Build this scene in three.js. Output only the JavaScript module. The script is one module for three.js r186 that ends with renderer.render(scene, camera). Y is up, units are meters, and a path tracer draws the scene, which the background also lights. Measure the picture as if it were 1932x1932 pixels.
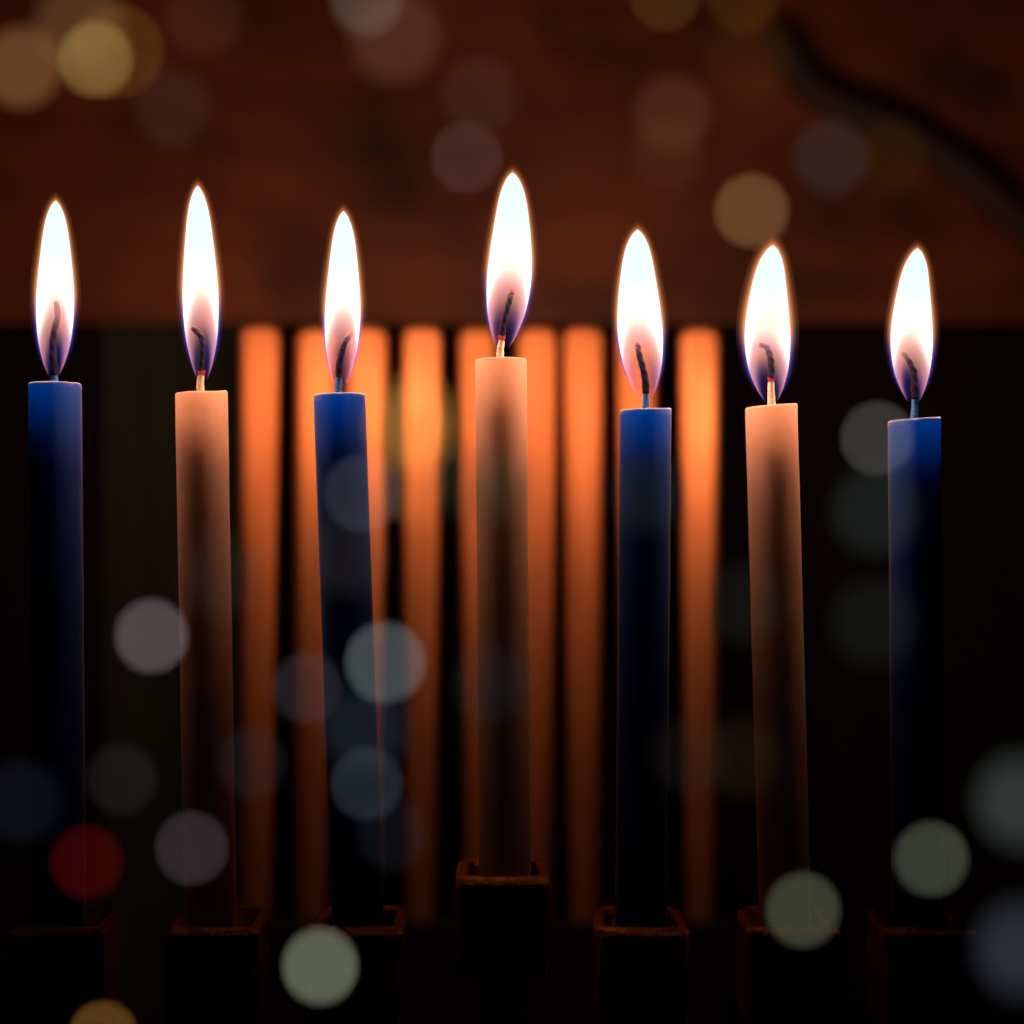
import * as THREE from 'three';
import { ImprovedNoise } from 'three/addons/math/ImprovedNoise.js';
import { mergeGeometries } from 'three/addons/utils/BufferGeometryUtils.js';

// ---------------------------------------------------------------- camera, light, exposure
const scene = new THREE.Scene();
const CAM = new THREE.Vector3(0, 0.15, 0.3);
const camera = new THREE.PerspectiveCamera(36.87, 1, 0.01, 5);
camera.position.copy(CAM);
camera.lookAt(0, 0.15, 0);
camera.focus = 0.2985;
camera.userData.fStop = 3.62;
const renderer = new THREE.WebGLRenderer({ antialias: true });
renderer.toneMapping = THREE.LinearToneMapping;
renderer.toneMappingExposure = 1;
renderer.shadowMap.enabled = true;
scene.background = new THREE.Color().setRGB(0.0004, 0.0003, 0.0003);
const FLAME_LIGHT = { color: new THREE.Color().setRGB(1, 0.46, 0.245), intensity: 0.0047, radius: 0.15 };

// ---------------------------------------------------------------- helpers
const noise = new ImprovedNoise(), MM = 0.001;
let seed = 7;
const rnd = () => { seed = (seed * 16807) % 2147483647; return seed / 2147483647; };
const smooth = THREE.MathUtils.smoothstep, lerp = THREE.MathUtils.lerp, clamp = THREE.MathUtils.clamp;
const rgb = (r, g, b) => new THREE.Color().setRGB(r, g, b);
const PX = 0.2 / 1932;                                   // metres per photograph unit (1932 across) in the plane of the candles
const at = (px, py, z = 0) => new THREE.Vector3((px - 966) * PX * (CAM.z - z) / CAM.z, CAM.y + (966 - py) * PX * (CAM.z - z) / CAM.z, z);
const taken = new Map();
function numbered(name) {
  const n = taken.get(name) ?? 0; taken.set(name, n + 1);
  return n ? name + '_' + String(n).padStart(3, '0') : name;
}
function thing(name, label, category, pos, group) {
  const o = new THREE.Group(); o.name = numbered(name); o.position.copy(pos);
  o.userData = { label, category }; if (group) o.userData.group = group;
  scene.add(o); return o;
}
function part(name, geometry, material, parent, label) {
  const m = new THREE.Mesh(geometry, material); m.name = name; m.castShadow = m.receiveShadow = true;
  if (label) m.userData.label = label;
  parent.add(m); return m;
}
function structure(name, geometry, material) {
  const m = part(name, geometry, material, scene); m.userData.kind = 'structure'; return m;
}
// A closed skin of rows x columns: f(u, v, position)
function skin(nu, nv, f) {
  const p = [], uv = [], idx = [], q = new THREE.Vector3();
  for (let j = 0; j <= nv; j++) for (let i = 0; i <= nu; i++) { f(i / nu, j / nv, q, j); p.push(q.x, q.y, q.z); uv.push(i / nu, j / nv); }
  for (let j = 0; j < nv; j++) for (let i = 0; i < nu; i++) {
    const a = j * (nu + 1) + i, b = a + 1, c = a + nu + 1, d = c + 1;
    idx.push(a, c, b, b, c, d);
  }
  const g = new THREE.BufferGeometry();
  g.setAttribute('position', new THREE.Float32BufferAttribute(p, 3));
  g.setAttribute('uv', new THREE.Float32BufferAttribute(uv, 2));
  g.setIndex(idx); g.computeVertexNormals();
  const n = g.attributes.normal;                          // close the seam's shading
  for (let j = 0; j <= nv; j++) {
    const a = j * (nu + 1), b = a + nu, v = new THREE.Vector3(n.getX(a) + n.getX(b), n.getY(a) + n.getY(b), n.getZ(a) + n.getZ(b)).normalize();
    n.setXYZ(a, v.x, v.y, v.z); n.setXYZ(b, v.x, v.y, v.z);
  }
  return g;
}
function texture(w, h, f, srgb = false, repeat = true) {
  const d = new Uint8Array(w * h * 4), c = [0, 0, 0, 1];
  for (let y = 0; y < h; y++) for (let x = 0; x < w; x++) { f(x / w, y / h, c); for (let k = 0; k < 4; k++) d[(y * w + x) * 4 + k] = clamp(c[k], 0, 1) * 255; }
  const t = new THREE.DataTexture(d, w, h);
  t.magFilter = THREE.LinearFilter; t.wrapS = t.wrapT = repeat ? THREE.RepeatWrapping : THREE.ClampToEdgeWrapping;
  if (srgb) t.colorSpace = THREE.SRGBColorSpace;
  t.needsUpdate = true; return t;
}
const fbm = (x, y, z, n = 4) => { let s = 0, a = 0.5; for (let i = 0; i < n; i++) { s += a * noise.noise(x, y, z); x *= 2.03; y *= 2.03; a *= 0.5; } return s; };

// ---------------------------------------------------------------- materials
const grainTex = texture(256, 512, (u, v, c) => {
  const g = 0.5 + 0.5 * Math.sin(38 * u + 9 * fbm(u * 3, v * 1.2, 1.7)), f = fbm(u * 40, v * 3, 5.1) * 0.5;
  const k = 0.8 + 0.16 * g + 0.3 * f;
  c[0] = k; c[1] = k * (0.97 + 0.05 * g); c[2] = k * (0.93 + 0.1 * g);
});
const speckle = texture(256, 256, (u, v, c) => { c[0] = c[1] = c[2] = 0.5 + 0.5 * fbm(u * 28, v * 28, 3.3) + 0.35 * noise.noise(u * 90, v * 90, 8.2); });
const waxBump = texture(256, 512, (u, v, c) => { c[0] = c[1] = c[2] = 0.5 + 0.5 * fbm(u * 5, v * 16, 2.2) + 0.12 * noise.noise(u * 60, v * 130, 1.2); });
const wallTex = texture(1024, 1024, (u, v, c) => {
  // reddish brown boards with long grain, darker knots and stains
  const w = fbm(u * 15, v * 12, 0.4, 3), grain = fbm(u * 9 + w, v * 60, 9.1, 3);
  let k = 0.55 + 0.75 * w + 0.22 * grain;
  const blot = fbm(u * 20 + 3.1 + v * 6, v * 17, 6.6, 4);
  k *= 1 - 0.5 * smooth(blot, 0.05, 0.4);
  c[0] = k; c[1] = k * (0.94 + 0.3 * grain); c[2] = k * (0.9 + 0.5 * grain);
}, false);

const M = {
  whiteWax: new THREE.MeshPhysicalMaterial({ color: rgb(0.84, 0.66, 0.56), roughness: 1, transmission: 0.7, thickness: 0, specularIntensity: 0.3, bumpMap: waxBump, bumpScale: 0.00012 }),
  blueWax: new THREE.MeshPhysicalMaterial({ color: rgb(0.016, 0.21, 0.68), roughness: 1, transmission: 0.84, thickness: 0, specularIntensity: 0.4, clearcoat: 0.45, clearcoatRoughness: 0.45, bumpMap: waxBump, bumpScale: 0.00012 }),
  wetBlueWax: new THREE.MeshPhysicalMaterial({ color: rgb(0.016, 0.21, 0.68), roughness: 1, transmission: 0.84, thickness: 0, clearcoat: 1, clearcoatRoughness: 0.22 }),
  whiteCore: new THREE.MeshStandardMaterial({ color: rgb(0.84, 0.66, 0.56), roughness: 1 }),
  blueCore: new THREE.MeshStandardMaterial({ color: rgb(0.016, 0.21, 0.68), roughness: 1 }),
  charred: new THREE.MeshStandardMaterial({ color: rgb(0.0045, 0.003, 0.003), roughness: 1 }),
  blueWick: new THREE.MeshStandardMaterial({ color: rgb(0.03, 0.2, 0.62), roughness: 0.7 }),
  whiteWick: new THREE.MeshStandardMaterial({ color: rgb(0.8, 0.7, 0.6), roughness: 0.8 }),
  ember: new THREE.MeshStandardMaterial({ color: rgb(0.2, 0.02, 0.01), roughness: 1, emissive: rgb(0.3, 0.02, 0.008) }),
  bronze: new THREE.MeshStandardMaterial({ color: rgb(0.22, 0.088, 0.038), metalness: 1, roughness: 0.24, bumpMap: speckle, bumpScale: 0.0007 }),
  slat: new THREE.MeshStandardMaterial({ color: rgb(0.62, 0.24, 0.095), metalness: 1, roughness: 0.46, map: grainTex }),
  slatPale: new THREE.MeshStandardMaterial({ color: rgb(0.74, 0.3, 0.12), metalness: 1, roughness: 0.43, map: grainTex }),
  wall: new THREE.MeshPhysicalMaterial({ color: rgb(0.21, 0.062, 0.024), roughness: 0.58, specularIntensity: 0.6, map: wallTex }),
  board: new THREE.MeshPhysicalMaterial({ color: rgb(0.005, 0.0035, 0.003), roughness: 1, specularIntensity: 0.15, map: grainTex }),
  boardOlive: new THREE.MeshPhysicalMaterial({ color: rgb(0.018, 0.024, 0.018), roughness: 1, specularIntensity: 0.15, map: grainTex }),
  rod: new THREE.MeshStandardMaterial({ color: rgb(0.02, 0.009, 0.006), roughness: 0.8 }),
  table: new THREE.MeshStandardMaterial({ color: rgb(0.012, 0.009, 0.008), roughness: 0.7, map: grainTex }),
  cap: new THREE.MeshStandardMaterial({ color: rgb(0.03, 0.03, 0.03), roughness: 0.6, metalness: 0.5 }),
};

// ---------------------------------------------------------------- setting: table and wall
structure('table_top', new THREE.BoxGeometry(0.7, 0.02, 0.45).translate(0, -0.01, -0.03), M.table);
const wallUv = new THREE.BoxGeometry(0.7, 0.5, 0.012).translate(0, 0.25, -0.146);
structure('wall', wallUv, M.wall);

// dark cabinet back of upright boards below the wall
{
  const c = thing('dark_cabinet', 'dark cabinet of upright boards behind the slats, its top edge level with the wicks', 'cabinet', new THREE.Vector3(0, 0, -0.102));
  const top = at(0, 608, -0.1).y, edges = [-0.26, -0.125, -0.107, -0.066, 0.072, 0.13, 0.26];
  edges.slice(1).forEach((x1, i) => {
    const x0 = edges[i], g = new THREE.BoxGeometry(x1 - x0 - 0.0008, top - (i % 2) * 0.0006, 0.01 + (i % 3) * 0.001).translate((x0 + x1) / 2, top / 2, -0.004);
    part('board', g, i === 2 ? M.boardOlive : M.board, c);
  });
}
// dark rod hanging across the upper right of the wall
{
  const pts = [[1460, 60], [1530, 165], [1670, 235], [1790, 300], [1930, 420], [2100, 560]].map(([x, y]) => at(x, y, -0.134));
  const o = thing('curved_rod', 'dark blurred curved rod slanting down across the upper right wall', 'rod', pts[2].clone());
  part('rod', new THREE.TubeGeometry(new THREE.CatmullRomCurve3(pts.map((p) => p.clone().sub(o.position))), 60, 0.005, 12), M.rod, o);
}

// ---------------------------------------------------------------- the row of upright slats
{
  const Z = -0.082, tops = [[490, 82], [591, 84], [692, 84], [795, 82], [905, 78], [1010, 84], [1100, 84], [1206, 82], [1317, 84]];
  const rack = thing('slatted_rack', 'rack of nine upright orange wooden slats glowing behind the middle candles', 'rack', new THREE.Vector3(0, 0, Z + 0.006));
  const k = PX * (CAM.z - Z) / CAM.z, lean = -0.05;
  tops.forEach(([px, w], i) => {
    const t = at(px, 604 + 6 * rnd(), Z), x = t.x, H = t.y - 0.012, a = w * k / 2 * 0.96, b = a * 0.56, r = a * 0.8;
    const s = new THREE.Shape();
    s.moveTo(-b, 0); s.lineTo(b, 0); s.lineTo(a, H - r); s.quadraticCurveTo(a, H, a - r, H); s.lineTo(-a + r, H); s.quadraticCurveTo(-a, H, -a, H - r); s.lineTo(-b, 0);
    const g = new THREE.ExtrudeGeometry(s, { depth: 0.001, bevelEnabled: true, bevelThickness: 0.0016, bevelSize: 0.0025, bevelOffset: -0.0025, bevelSegments: 8, curveSegments: 10 });
    const uv = g.attributes.uv, p = g.attributes.position;
    for (let n = 0; n < uv.count; n++) uv.setXY(n, p.getX(n) * 45 + i * 0.37, p.getY(n) * 9 + i * 0.21);
    g.rotateX(lean).rotateY([0.05, -0.06, 0.03, 0.0, 0.07, -0.05, -0.02, 0.06, -0.09][i]).translate(x, 0.012, 0);
    part('slat', g, [0, 1, 1, 1, 0, 0, 0, 0, 1][i] ? M.slatPale : M.slat, rack);
  });
  const x0 = at(440, 0, Z).x, x1 = at(1366, 0, Z).x;
  part('rail', new THREE.BoxGeometry(x1 - x0, 0.05, 0.012).translate((x0 + x1) / 2, 0.0251, 0.0022), M.board, rack);
}

// ---------------------------------------------------------------- the candle holder
const CUPS = [[105, 0], [398, 0], [671, 0], [948, 1], [1213, 0], [1500, 0], [1757, 0]];
const RIM = [0.15 - 0.0789, 0.15 - 0.0692];
{
  const holder = thing('candle_holder', 'dark bronze candle holder with a row of square cups, the middle one raised', 'candle holder', new THREE.Vector3(0, 0, 0));
  const ring = (half, front, back, inset) => {
    const h = half - inset, f = Math.max(front - inset, 0.0004), b = Math.max(back - inset, 0.0006), s = new (inset ? THREE.Path : THREE.Shape)();
    s.moveTo(-h + f, -h); s.lineTo(h - f, -h); s.quadraticCurveTo(h, -h, h, -h + f); s.lineTo(h, h - b); s.quadraticCurveTo(h, h, h - b, h);
    s.lineTo(-h + b, h); s.quadraticCurveTo(-h, h, -h, h - b); s.lineTo(-h, -h + f); s.quadraticCurveTo(-h, -h, -h + f, -h);
    return s;
  };
  const wall = ring(0.0091, 0.0016, 0.0058, 0); wall.holes.push(ring(0.0091, 0.0016, 0.0058, 0.0026));
  const up = (g) => g.rotateX(-Math.PI / 2);
  const cupWall = up(new THREE.ExtrudeGeometry(wall, { depth: 0.0172, bevelEnabled: true, bevelThickness: 0.0013, bevelSize: 0.0012, bevelOffset: -0.0012, bevelSegments: 6, curveSegments: 10 })).translate(0, -0.0185, 0);
  {
    const p = cupWall.attributes.position, uv = cupWall.attributes.uv;
    for (let n = 0; n < p.count; n++) {                    // hand-cast: uneven rim, belly towards the bottom
      const x = p.getX(n), y = p.getY(n), z = p.getZ(n), top = smooth(y, -0.006, 0);
      const belly = z > 0.0075 ? 0.0016 * Math.sin(Math.PI * clamp(-y / 0.0185, 0, 1)) : 0;
      p.setXYZ(n, x, y + top * 0.00026 * noise.noise(x * 420, z * 420, 3), z + belly);
      uv.setXY(n, (x + z) * 70, (y + z) * 70);
    }
    cupWall.computeVertexNormals();
  }
  const floorShape = ring(0.0091, 0.0016, 0.0058, 0.0023).getPoints(8);
  const floorG = up(new THREE.ExtrudeGeometry(new THREE.Shape(floorShape), { depth: 0.004, bevelEnabled: false })).translate(0, -0.0165, 0);
  CUPS.forEach(([px, raised]) => {
    const x = (px - 966) * PX * 0.291 / 0.3, y = RIM[raised];
    const cup = part('cup', cupWall, M.bronze, holder); cup.position.set(x, y, 0);
    part('cup_floor', floorG, M.bronze, cup);
    const foot = y - 0.0185;
    const st = part('stem', new THREE.CylinderGeometry(0.0045, 0.0055, foot - 0.0405, 20), M.bronze, holder);
    st.position.set(x, (foot + 0.0405) / 2, 0);
  });
  const bar = new THREE.Shape();
  const bw = 0.098, bh = 0.006;
  bar.moveTo(-bw, -bh); bar.lineTo(bw, -bh); bar.quadraticCurveTo(bw + bh, 0, bw, bh); bar.lineTo(-bw, bh); bar.quadraticCurveTo(-bw - bh, 0, -bw, -bh);
  part('bar', up(new THREE.ExtrudeGeometry(bar, { depth: 0.005, bevelEnabled: true, bevelThickness: 0.001, bevelSize: 0.001, bevelSegments: 3 })).translate(0, 0.0346, 0), M.bronze, holder);
  part('stem', new THREE.CylinderGeometry(0.006, 0.008, 0.0255, 24).translate(0, 0.0205, 0), M.bronze, holder);
  part('base', new THREE.CylinderGeometry(0.02, 0.034, 0.008, 40).translate(0, 0.004, 0), M.bronze, holder);
}

// ---------------------------------------------------------------- flame colours: only what the burning gas gives off
// u = 0 the right side, 0.25 the side towards the back, 0.5 left, 0.75 front; v from the root to the tip
const FU = 96, FV = 192, flameE = new Float32Array(FU * FV * 4), flameA = new Uint8Array(FU * FV * 4);
for (let j = 0; j < FV; j++) for (let i = 0; i < FU; i++) {
  const v = j / (FV - 1), th = 2 * Math.PI * i / (FU - 1), side = Math.abs(Math.cos(th)), front = -Math.sin(th);
  const centre = front > 0 ? lerp(0.45, 0.5, front) : lerp(0.45, 0.42, -front);
  const v0 = lerp(centre, 0.21, Math.pow(side, 2.6));
  const soot = smooth(v, v0 - 0.1, v0 + 0.12), pink = smooth(v, v0 - 0.28, v0 - 0.06), up = smooth(v, 0.3, 0.75);
  const o = (j * FU + i) * 4, s2 = side * side, blue = [0.03, 0.03, 0.4], rose = [1.7, 0.66, 0.38], white = [lerp(2.3, 0.8, up), lerp(2.3, 2.2, up), lerp(2.0, 2.5, up)];
  for (let c = 0; c < 3; c++) flameE[o + c] = lerp(lerp(blue[c] * (0.2 + 0.8 * s2), rose[c], pink), white[c], soot);
  flameE[o + 3] = 1;
  const a = lerp(lerp(0.08 + 0.12 * s2, 0.36, pink), 0.97, smooth(v, v0 - 0.05, v0 + 0.12)) * smooth(v, 0, 0.06);
  flameA[o] = flameA[o + 1] = flameA[o + 2] = a * 255; flameA[o + 3] = 255;
}
const tex = (d, type) => { const t = new THREE.DataTexture(d, FU, FV, THREE.RGBAFormat, type); t.magFilter = THREE.LinearFilter; t.needsUpdate = true; return t; };
M.flame = new THREE.MeshStandardMaterial({ color: 0x000000, roughness: 1, emissive: 0xffffff, emissiveMap: tex(flameE, THREE.FloatType), alphaMap: tex(flameA, THREE.UnsignedByteType), transparent: true, side: THREE.DoubleSide });
function mantle(alphaTop, alphaLow) {
  const U = 48, V = 64, E = new Float32Array(U * V * 4), A = new Uint8Array(U * V * 4);
  for (let j = 0; j < V; j++) for (let i = 0; i < U; i++) {
    const v = j / (V - 1), side = Math.abs(Math.cos(2 * Math.PI * i / (U - 1))), o = (j * U + i) * 4, hot = smooth(v, 0.26, 0.52), c0 = [0.02, 0.028, 0.62], c1 = [0.95, 0.27, 0.06];
    for (let c = 0; c < 3; c++) E[o + c] = lerp(c0[c], c1[c], hot);
    E[o + 3] = 1;
    A[o] = A[o + 1] = A[o + 2] = 255 * lerp(alphaLow * (0.06 + 0.94 * side ** 4), alphaTop, hot) * smooth(v, 0.02, 0.2); A[o + 3] = 255;
  }
  const mk = (d, type) => { const t = new THREE.DataTexture(d, U, V, THREE.RGBAFormat, type); t.magFilter = THREE.LinearFilter; t.needsUpdate = true; return t; };
  return new THREE.MeshStandardMaterial({ color: 0x000000, roughness: 1, emissive: 0xffffff, emissiveMap: mk(E, THREE.FloatType), alphaMap: mk(A, THREE.UnsignedByteType), transparent: true, side: THREE.DoubleSide });
}
const LAYERS = [[0.08, 0.2, 0.2], [0.19, 0.15, 0.15], [0.32, 0.11, 0.1], [0.47, 0.075, 0.06], [0.66, 0.05, 0.035], [0.9, 0.03, 0.018], [1.3, 0.016, 0.008]];
const mantles = LAYERS.map(([g, t, l]) => [g, mantle(t, l)]), richMantles = LAYERS.map(([g, t, l]) => [g * 1.3, mantle(t * 1.25, l)]);   // the second flame from the right burns with a fuller orange edge

const KEYS = [[0, 0.22], [0.05, 0.42], [0.1, 0.59], [0.2, 0.83], [0.3, 0.95], [0.42, 1], [0.55, 0.94], [0.66, 0.845], [0.75, 0.745], [0.83, 0.64], [0.9, 0.5], [0.95, 0.33], [0.98, 0.18], [1, 0]];
function width(v) {
  let i = 0; while (i < KEYS.length - 2 && v > KEYS[i + 1][0]) i++;
  const P = (k) => KEYS[clamp(k, 0, KEYS.length - 1)], [x0, y0] = P(i), [x1, y1] = P(i + 1), t = clamp((v - x0) / (x1 - x0), 0, 1);
  const slope = (k) => { const a = P(k - 1), b = P(k + 1); return (b[1] - a[1]) / Math.max(b[0] - a[0], 1e-6); };
  const m0 = slope(i) * (x1 - x0), m1 = slope(i + 1) * (x1 - x0), t2 = t * t, t3 = t2 * t;
  return Math.max(0, (2 * t3 - 3 * t2 + 1) * y0 + (t3 - 2 * t2 + t) * m0 + (-2 * t3 + 3 * t2) * y1 + (t3 - t2) * m1);
}
// f: tip, root and widest place in the photograph's units, relative to the candle's base
function flameSkin(f, base, grow) {
  const tip = at(f.tip[0], f.tip[1]).sub(base), root = at(f.root[0], f.root[1]).sub(base), W = (f.mid[1] - f.mid[0]) / 2 * PX - 0.12 * MM, mx = at((f.mid[0] + f.mid[1]) / 2, 966).x - base.x;
  const y0 = root.y - grow * 0.6, y1 = tip.y + grow * 1.3;
  return skin(48, 72, (u, v, q) => {
    const w = v <= 0 || v >= 1 ? 0 : width(v) * W + grow * Math.sqrt(Math.sin(Math.PI * v)), th = u * 2 * Math.PI;
    const k = 0.42, x = root.x * ((v - k) * (v - 1)) / k + mx * (v * (v - 1)) / (k * (k - 1)) + tip.x * (v * (v - k)) / (1 - k);
    q.set(x + w * Math.cos(th), lerp(y0, y1, v), -w * 0.85 * Math.sin(th));
  });
}

// ---------------------------------------------------------------- candles
const WICK = (pts, r0, r1, rough, base) => {
  const curve = new THREE.CatmullRomCurve3(pts.map(([x, y, z = 0]) => at(x, y).sub(base).setZ(z))), n = 44, fr = curve.computeFrenetFrames(n);
  return skin(14, n, (u, v, q, j) => {
    const th = u * 2 * Math.PI, p = curve.getPoint(v), end = j === 0 || j === n ? 0 : 1;
    const r = lerp(r0, r1, v) * end * (1 + rough * (0.5 * Math.sin(2 * th + v * 34) + 0.9 * noise.noise(Math.cos(th) * 1.7 + p.x * 900, Math.sin(th) * 1.7, p.y * 1500)));
    q.copy(p).addScaledVector(fr.normals[j], Math.cos(th) * r).addScaledVector(fr.binormals[j], Math.sin(th) * r);
  });
};
const CANDLES = [
  { label: 'deep blue lit candle at the far left with a tall curved wick inside its flame', blue: 1, top: [104, 723], low: [112, 1750], cup: 0, tilt: 0, peak: [0, 0],
    wick: [[103, 712], [101, 680], [99, 650], [103, 620], [109, 596], [105, 566]], coat: [[103, 727], [103, 716], [102, 700]], flame: { tip: [105, 378], root: [101, 715], mid: [68, 140] } },
  { label: 'white lit candle at the left between two blue ones, its rim raised at the right', blue: 0, top: [380, 741], low: [398, 1750], cup: 1, tilt: 0.1, peak: [0, 0.45],
    wick: [[379, 702], [380, 680], [382, 655], [379, 635], [362, 617]], coat: [[379, 745], [378, 722], [380, 700]], flame: { tip: [373, 350], root: [382, 722], mid: [344, 413] } },
  { label: 'blue lit candle left of the tallest one, leaning, with a wick bent to the right', blue: 1, top: [640, 744], low: [676, 1750], cup: 2, tilt: 0.15, peak: [0, 0],
    wick: [[640, 714], [640, 690], [645, 664], [650, 648], [660, 632]], coat: [[638, 747], [639, 727], [640, 708]], flame: { tip: [648, 398], root: [641, 737], mid: [612, 681] }, ember: [[655, 638], [660, 631], [664, 627]] },
  { label: 'tallest white lit candle, standing in the raised middle cup', blue: 0, top: [945, 678], low: [953, 1640], cup: 3, tilt: 0.1, peak: [0, 0],
    wick: [[947, 636], [949, 615], [955, 590], [961, 566], [966, 550]], coat: [[944, 682], [944, 660], [947, 634]], flame: { tip: [967, 325], root: [948, 662], mid: [918, 1004] }, ember: [[964, 560], [966, 551], [966, 545]] },
  { label: 'blue lit candle right of the tallest one with a straight wick tilting left', blue: 1, top: [1218, 773], low: [1209, 1750], cup: 4, tilt: 0.1, peak: [0, 0.3],
    wick: [[1219, 745], [1217, 715], [1212, 690], [1206, 668], [1203, 648]], coat: [[1218, 776], [1219, 758], [1219, 740]], flame: { tip: [1203, 433], root: [1219, 757], mid: [1164, 1251] }, ember: [[1206, 666], [1203, 655], [1203, 646]] },
  { label: 'white lit candle at the right with a rim sloping up to the right', blue: 0, top: [1455, 766], low: [1482, 1750], cup: 5, tilt: 0.3, peak: [0, 0.25],
    wick: [[1455, 716], [1455, 690], [1452, 668], [1446, 654], [1432, 649]], coat: [[1456, 769], [1455, 742], [1455, 712]], flame: { tip: [1458, 462], root: [1455, 762], mid: [1404, 1492] } },
  { label: 'blue lit candle at the far right, lowest of the row', blue: 1, top: [1725, 791], low: [1732, 1750], cup: 6, tilt: 0.35, peak: [0, 0.1],
    wick: [[1726, 756], [1725, 725], [1724, 702], [1716, 682], [1702, 663]], coat: [[1725, 795], [1726, 772], [1726, 752]], flame: { tip: [1731, 468], root: [1724, 762], mid: [1680, 1760] } },
];
const R = 48.6 * PX;
CANDLES.forEach((c, ci) => {
  const rim = RIM[CUPS[c.cup][1]], topP = at(c.top[0], c.top[1]), lowP = at(c.low[0], c.low[1]);
  const base = new THREE.Vector3(0, rim - 0.0124, 0);
  base.x = topP.x + (lowP.x - topP.x) * (topP.y - base.y) / (topP.y - lowP.y);
  const o = thing('candle', c.label, 'candle', base, 'row of lit candles');
  const H = topP.y - base.y, lean = topP.x - base.x, NV = 40;
  const yTop = (th) => H + Math.cos(th) * c.tilt * MM + c.peak[1] * MM * Math.exp(-Math.pow(Math.atan2(Math.sin(th - c.peak[0]), Math.cos(th - c.peak[0])) / 0.55, 2)) + 0.09 * MM * noise.noise(Math.cos(th) * 2 + ci * 7, Math.sin(th) * 2, 4);
  const rows = [[0, 0], [0.96, 0], [1, 0.0006 / H]];
  for (let j = 1; j <= NV; j++) rows.push([1, j / NV]);
  const LIP = [[1, 0.4], [0.985, 0.2], [0.94, 0.02], [0.86, 0.14], [0.72, 0.5], [0.4, 0.72], [0, 0.78]];
  const wobble = (r, y, th) => r > R * 0.8 ? r * (1 + 0.012 * noise.noise(Math.cos(th) + ci * 9, Math.sin(th), y * 70) + 0.006 * noise.noise(Math.cos(th) * 2 + ci * 3, Math.sin(th) * 2, y * 300)) : r;
  const lipPoint = (k, th, q) => {
    const [f, drop] = LIP[k], y = lerp(yTop(th), H, 1 - f) - drop * MM, r = wobble(f * R, y, th);
    q.set(lean * y / H + r * Math.cos(th), y, r * Math.sin(th));
  };
  const edge = (th) => yTop(th) - (1.0 + 0.6 * noise.noise(Math.cos(th) * 1.5, Math.sin(th) * 1.5, ci * 4 + 0.5)) * MM;   // where the wet melted top meets the firm wax
  const nBody = rows.length - 1 + (c.blue ? 0 : LIP.length);
  const body = skin(64, nBody, (u, v, q, j) => {
    const th = -u * 2 * Math.PI;
    if (j >= rows.length) return lipPoint(j - rows.length, th, q);
    const y = rows[j][1] * (c.blue ? edge(th) : yTop(th) - 0.45 * MM), r = wobble(rows[j][0] * R, y, th);
    q.set(lean * y / H + r * Math.cos(th), y, r * Math.sin(th));
  });
  const bodyMesh = part('wax_body', body, c.blue ? M.blueWax : M.whiteWax, o);
  // solid wax inside, below the softened top
  const core = skin(32, 6, (u, v, q, j) => {
    const th = -u * 2 * Math.PI, [f, y] = [[0, 0.001], [0.8, 0.001], [0.84, 0.002], [0.84, H - 13 * MM], [0.72, H - 8.5 * MM], [0.4, H - 5 * MM], [0, H - 3.6 * MM]][j], r = f * R;
    q.set(lean * y / H + r * Math.cos(th), y, r * Math.sin(th));
  });
  part('wax_core', core, c.blue ? M.blueCore : M.whiteCore, bodyMesh);
  if (c.blue) {                                            // wet melted wax round and over the top
    const cap = skin(64, LIP.length + 2, (u, v, q, j) => {
      const th = -u * 2 * Math.PI;
      if (j >= 3) return lipPoint(j - 3, th, q);
      const y = lerp(edge(th), yTop(th) - 0.4 * MM, j / 3), r = wobble(R, y, th);
      q.set(lean * y / H + r * Math.cos(th), y, r * Math.sin(th));
    });
    part('melted_wax', cap, M.wetBlueWax, o, 'wet melted wax on the candle top');
  }
  const wick = part('wick', WICK(c.wick, 0.72 * MM, 0.54 * MM, 0.14, base), M.charred, o);
  part('wick_foot', WICK([c.coat[0], c.coat[1], [c.coat[2][0], c.coat[2][1] + (c.blue ? 0 : 8)]], 0.8 * MM, 0.6 * MM, 0.06, base), c.blue ? M.blueWick : M.whiteWick, wick);
  if (!c.blue) part('ember', WICK([[c.coat[2][0], c.coat[2][1] + 8], [c.coat[2][0], c.coat[2][1] + 3], [c.coat[2][0] + 0.3, c.coat[2][1] - 2]], 0.64 * MM, 0.7 * MM, 0.1, base), M.ember, wick, 'red-hot ring on the wick');
  if (c.ember) part('ember', WICK(c.ember, 0.55 * MM, 0.4 * MM, 0.15, base), M.ember, wick, 'red-hot tip of the wick');
  const flame = part('flame', flameSkin(c.flame, base, 0), M.flame, o);
  for (const [grow, m] of ci === 5 ? richMantles : mantles) part('flame_edge', flameSkin(c.flame, base, grow * MM), m, flame);
  const light = new THREE.PointLight(FLAME_LIGHT.color, FLAME_LIGHT.intensity);
  light.name = 'flame_light'; light.castShadow = true; light.shadow.radius = FLAME_LIGHT.radius; light.shadow.camera.near = 0.001; light.shadow.camera.far = 1;
  light.position.copy(at((c.flame.mid[0] + c.flame.mid[1]) / 2, lerp(c.flame.root[1], c.flame.tip[1], 0.5)).sub(base));
  o.add(light);
});

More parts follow.
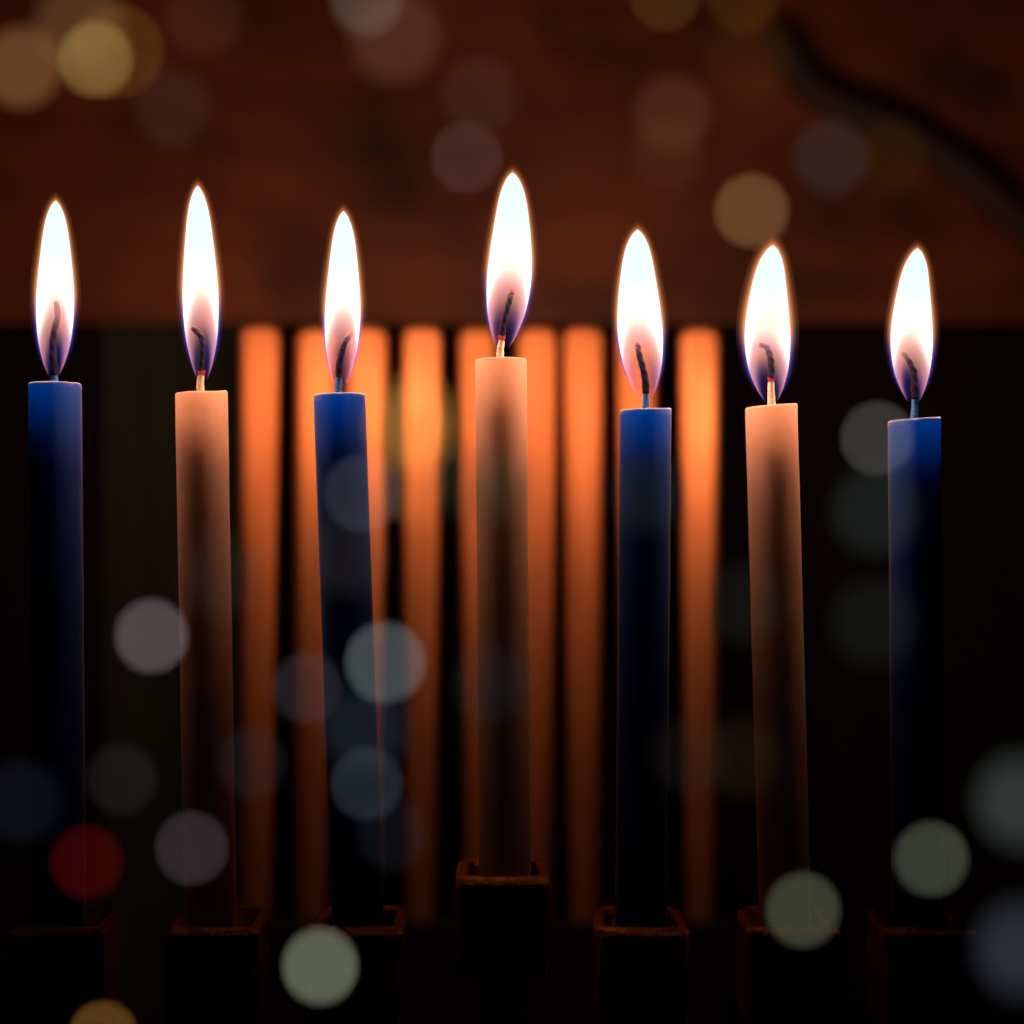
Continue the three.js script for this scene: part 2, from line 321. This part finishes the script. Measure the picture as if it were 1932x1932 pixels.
// ---------------------------------------------------------------- tiny fairy lights between the camera and the candles, far out of focus
// [x, y, radius of the blurred disc, size of the lamp, colour of the disc as seen, label]
const LAMPS = [
  [180, 112, 70, 22, '#7d6838', 'brightest golden blurred light, at the upper left'],
  [222, 96, 88, 20, '#4c3010', 'amber halo-like blurred light around the brightest golden disc at the upper left'],
  [40, 128, 74, 40, '#7a5230', 'soft tan blurred light cut by the left edge, beside the golden disc'],
  [150, 45, 82, 50, '#5c4128', 'soft brown blurred light above the golden disc at the upper left'],
  [385, 35, 72, 40, '#341e10', 'faint brown blurred light at the top above the second candle'],
  [325, 205, 70, 40, '#2e1f1a', 'faint mauve-brown blurred light above the second candle, below the golden disc'],
  [692, 0, 66, 30, '#544a42', 'greyish blurred light cut by the top edge above the leaning blue candle'],
  [745, 70, 84, 50, '#4e3424', 'large soft brown blurred light hanging below the greyish one at the top'],
  [905, 180, 70, 40, '#32211b', 'faint brown blurred light above the mauve disc beside the tallest flame'],
  [880, 297, 67, 18, '#3c2c2c', 'dim mauve round blurred light at the upper left of the tallest flame'],
  [1255, -8, 66, 18, '#402c11', 'olive round blurred light cut by the top edge right of the middle'],
  [1400, -5, 68, 30, '#382308', 'dark amber blurred light cut by the top edge, right of the olive one'],
  [1268, 215, 72, 40, '#45281a', 'soft reddish-brown blurred light, upper of two right of the tallest flame'],
  [1262, 290, 66, 40, '#351b10', 'soft reddish-brown blurred light, lower of two right of the tallest flame'],
  [1410, 115, 78, 50, '#291707', 'faint brown blurred light below the dark amber one at the top'],
  [1418, 398, 69, 22, '#735332', 'tan round blurred light touching the tip of the right white candle flame'],
  [1568, 298, 70, 36, '#2c2625', 'dim blue-grey blurred light at the upper right, above the far right candles'],
  [1682, 298, 68, 40, '#271604', 'faint olive blurred light beside the blue-grey one at the upper right'],
  [1655, 827, 69, 18, '#454543', 'grey round blurred light overlapping the top of the far right blue candle'],
  [1650, 965, 80, 50, '#202725', 'faint dark green blurred light just below the grey disc at the far right candle'],
  [1648, 1175, 78, 60, '#181c1a', 'very faint grey blurred light beside the far right candle, lowest of three'],
  [286, 1200, 68, 22, '#645a5d', 'bright mauve-grey round blurred light left of the second candle'],
  [727, 1250, 75, 22, '#555e60', 'bright blue-grey round blurred light half over the leaning blue candle'],
  [580, 1298, 66, 22, '#2c272d', 'faint mauve round blurred light left of the leaning blue candle'],
  [685, 930, 73, 18, '#33353f', 'faint blue round blurred light over the upper leaning blue candle'],
  [770, 915, 72, 22, '#54341c', 'warm round blurred light over the slats right of the leaning blue candle'],
  [780, 800, 80, 64, '#b07c3c', 'golden soft blurred light over the slats right of the top of the leaning blue candle'],
  [880, 905, 72, 50, '#1e2219', 'soft grey-green blurred light at the left edge of the tallest candle'],
  [945, 910, 72, 50, '#292618', 'soft grey blurred light over the tallest candle below its top'],
  [230, 1470, 66, 22, '#1b1b19', 'dim charcoal round blurred light at the lower left, below the mauve-grey disc'],
  [475, 1440, 66, 26, '#16161a', 'very dim round blurred light over the leftmost slat near its bottom'],
  [692, 1478, 68, 18, '#2a303a', 'blue round blurred light over the lower leaning blue candle'],
  [690, 1375, 76, 50, '#1f262f', 'soft slate blurred light between the blue-grey disc and the blue disc'],
  [738, 1575, 66, 30, '#13141a', 'very dim blue round blurred light right of the foot of the leaning blue candle'],
  [163, 1627, 67, 22, '#420303', 'red round blurred light at the lower left'],
  [362, 1600, 68, 18, '#3b3337', 'dim mauve round blurred light above the second cup from the left'],
  [40, 1512, 76, 40, '#10131f', 'dark blue blurred light cut by the left edge, above the red one'],
  [604, 1823, 70, 24, '#747a64', 'bright pale green round blurred light in front of the third cup'],
  [195, 1955, 65, 18, '#6a4920', 'amber round blurred light cut by the bottom edge at the left'],
  [1515, 1717, 69, 22, '#4b4f3d', 'green-grey round blurred light in front of the right white candle cup'],
  [1757, 1620, 69, 22, '#494e3e', 'green-grey round blurred light at the foot of the far right candle'],
  [1925, 1512, 80, 72, '#3f4743', 'soft pale grey blurred light cut by the right edge'],
  [1928, 1790, 84, 72, '#343942', 'soft blue-grey blurred light cut by the right edge, at the lower right corner'],
  [1402, 1140, 74, 50, '#161814', 'faint green-grey blurred light at the left side of the right white candle'],
  [1400, 1430, 72, 50, '#1b1508', 'faint olive blurred light over the lower right white candle'],
  [1300, 1425, 72, 50, '#15120f', 'faint brown blurred light over the foot of the rightmost slat'],
  [655, 1045, 76, 50, '#221e1d', 'soft grey-brown blurred light over the middle of the leaning blue candle'],
  [415, 1085, 74, 50, '#221a19', 'soft grey blurred light over the lower left white candle'],
  [925, 1290, 70, 50, '#10181a', 'faint teal blurred light over the lower tallest candle'],
  [1222, 930, 72, 50, '#191d20', 'faint slate blurred light over the blue candle right of the tallest one'],
];
const bulbG = new THREE.LatheGeometry([[0, 1.25], [0.35, 1.18], [0.68, 0.9], [0.92, 0.45], [1, 0], [0.94, -0.4], [0.72, -0.8], [0.5, -1.0], [0.46, -1.12]].map(([x, y]) => new THREE.Vector2(x, y)).reverse(), 20);
const capG = new THREE.LatheGeometry([[0, -2.1], [0.36, -2.1], [0.5, -1.95], [0.52, -1.2], [0.44, -1.08], [0, -1.06]].map(([x, y]) => new THREE.Vector2(x, y)), 14);
const APERTURE = 14.5 * MM / PX;                            // in photograph units
for (const [x, y, r, b, css, label] of LAMPS) {
  const d = CAM.z / (1 + 2 * r / APERTURE), z = CAM.z - d, size = b / 2 * PX * d / CAM.z;
  const o = thing('fairy_light', 'tiny lamp out of focus: ' + label, 'light', at(x, y, z), 'blurred fairy lights');
  o.userData.label = label;
  const c = new THREE.Color(css).multiplyScalar(Math.pow(2 * r / b, 2) / 1.1 * 0.5);
  const m = new THREE.MeshStandardMaterial({ color: 0x000000, roughness: 1, emissive: c });
  o.scale.setScalar(size);
  part('lamp_bulb', bulbG, m, o); part('lamp_cap', capG, M.cap, o);
}

renderer.render(scene, camera);
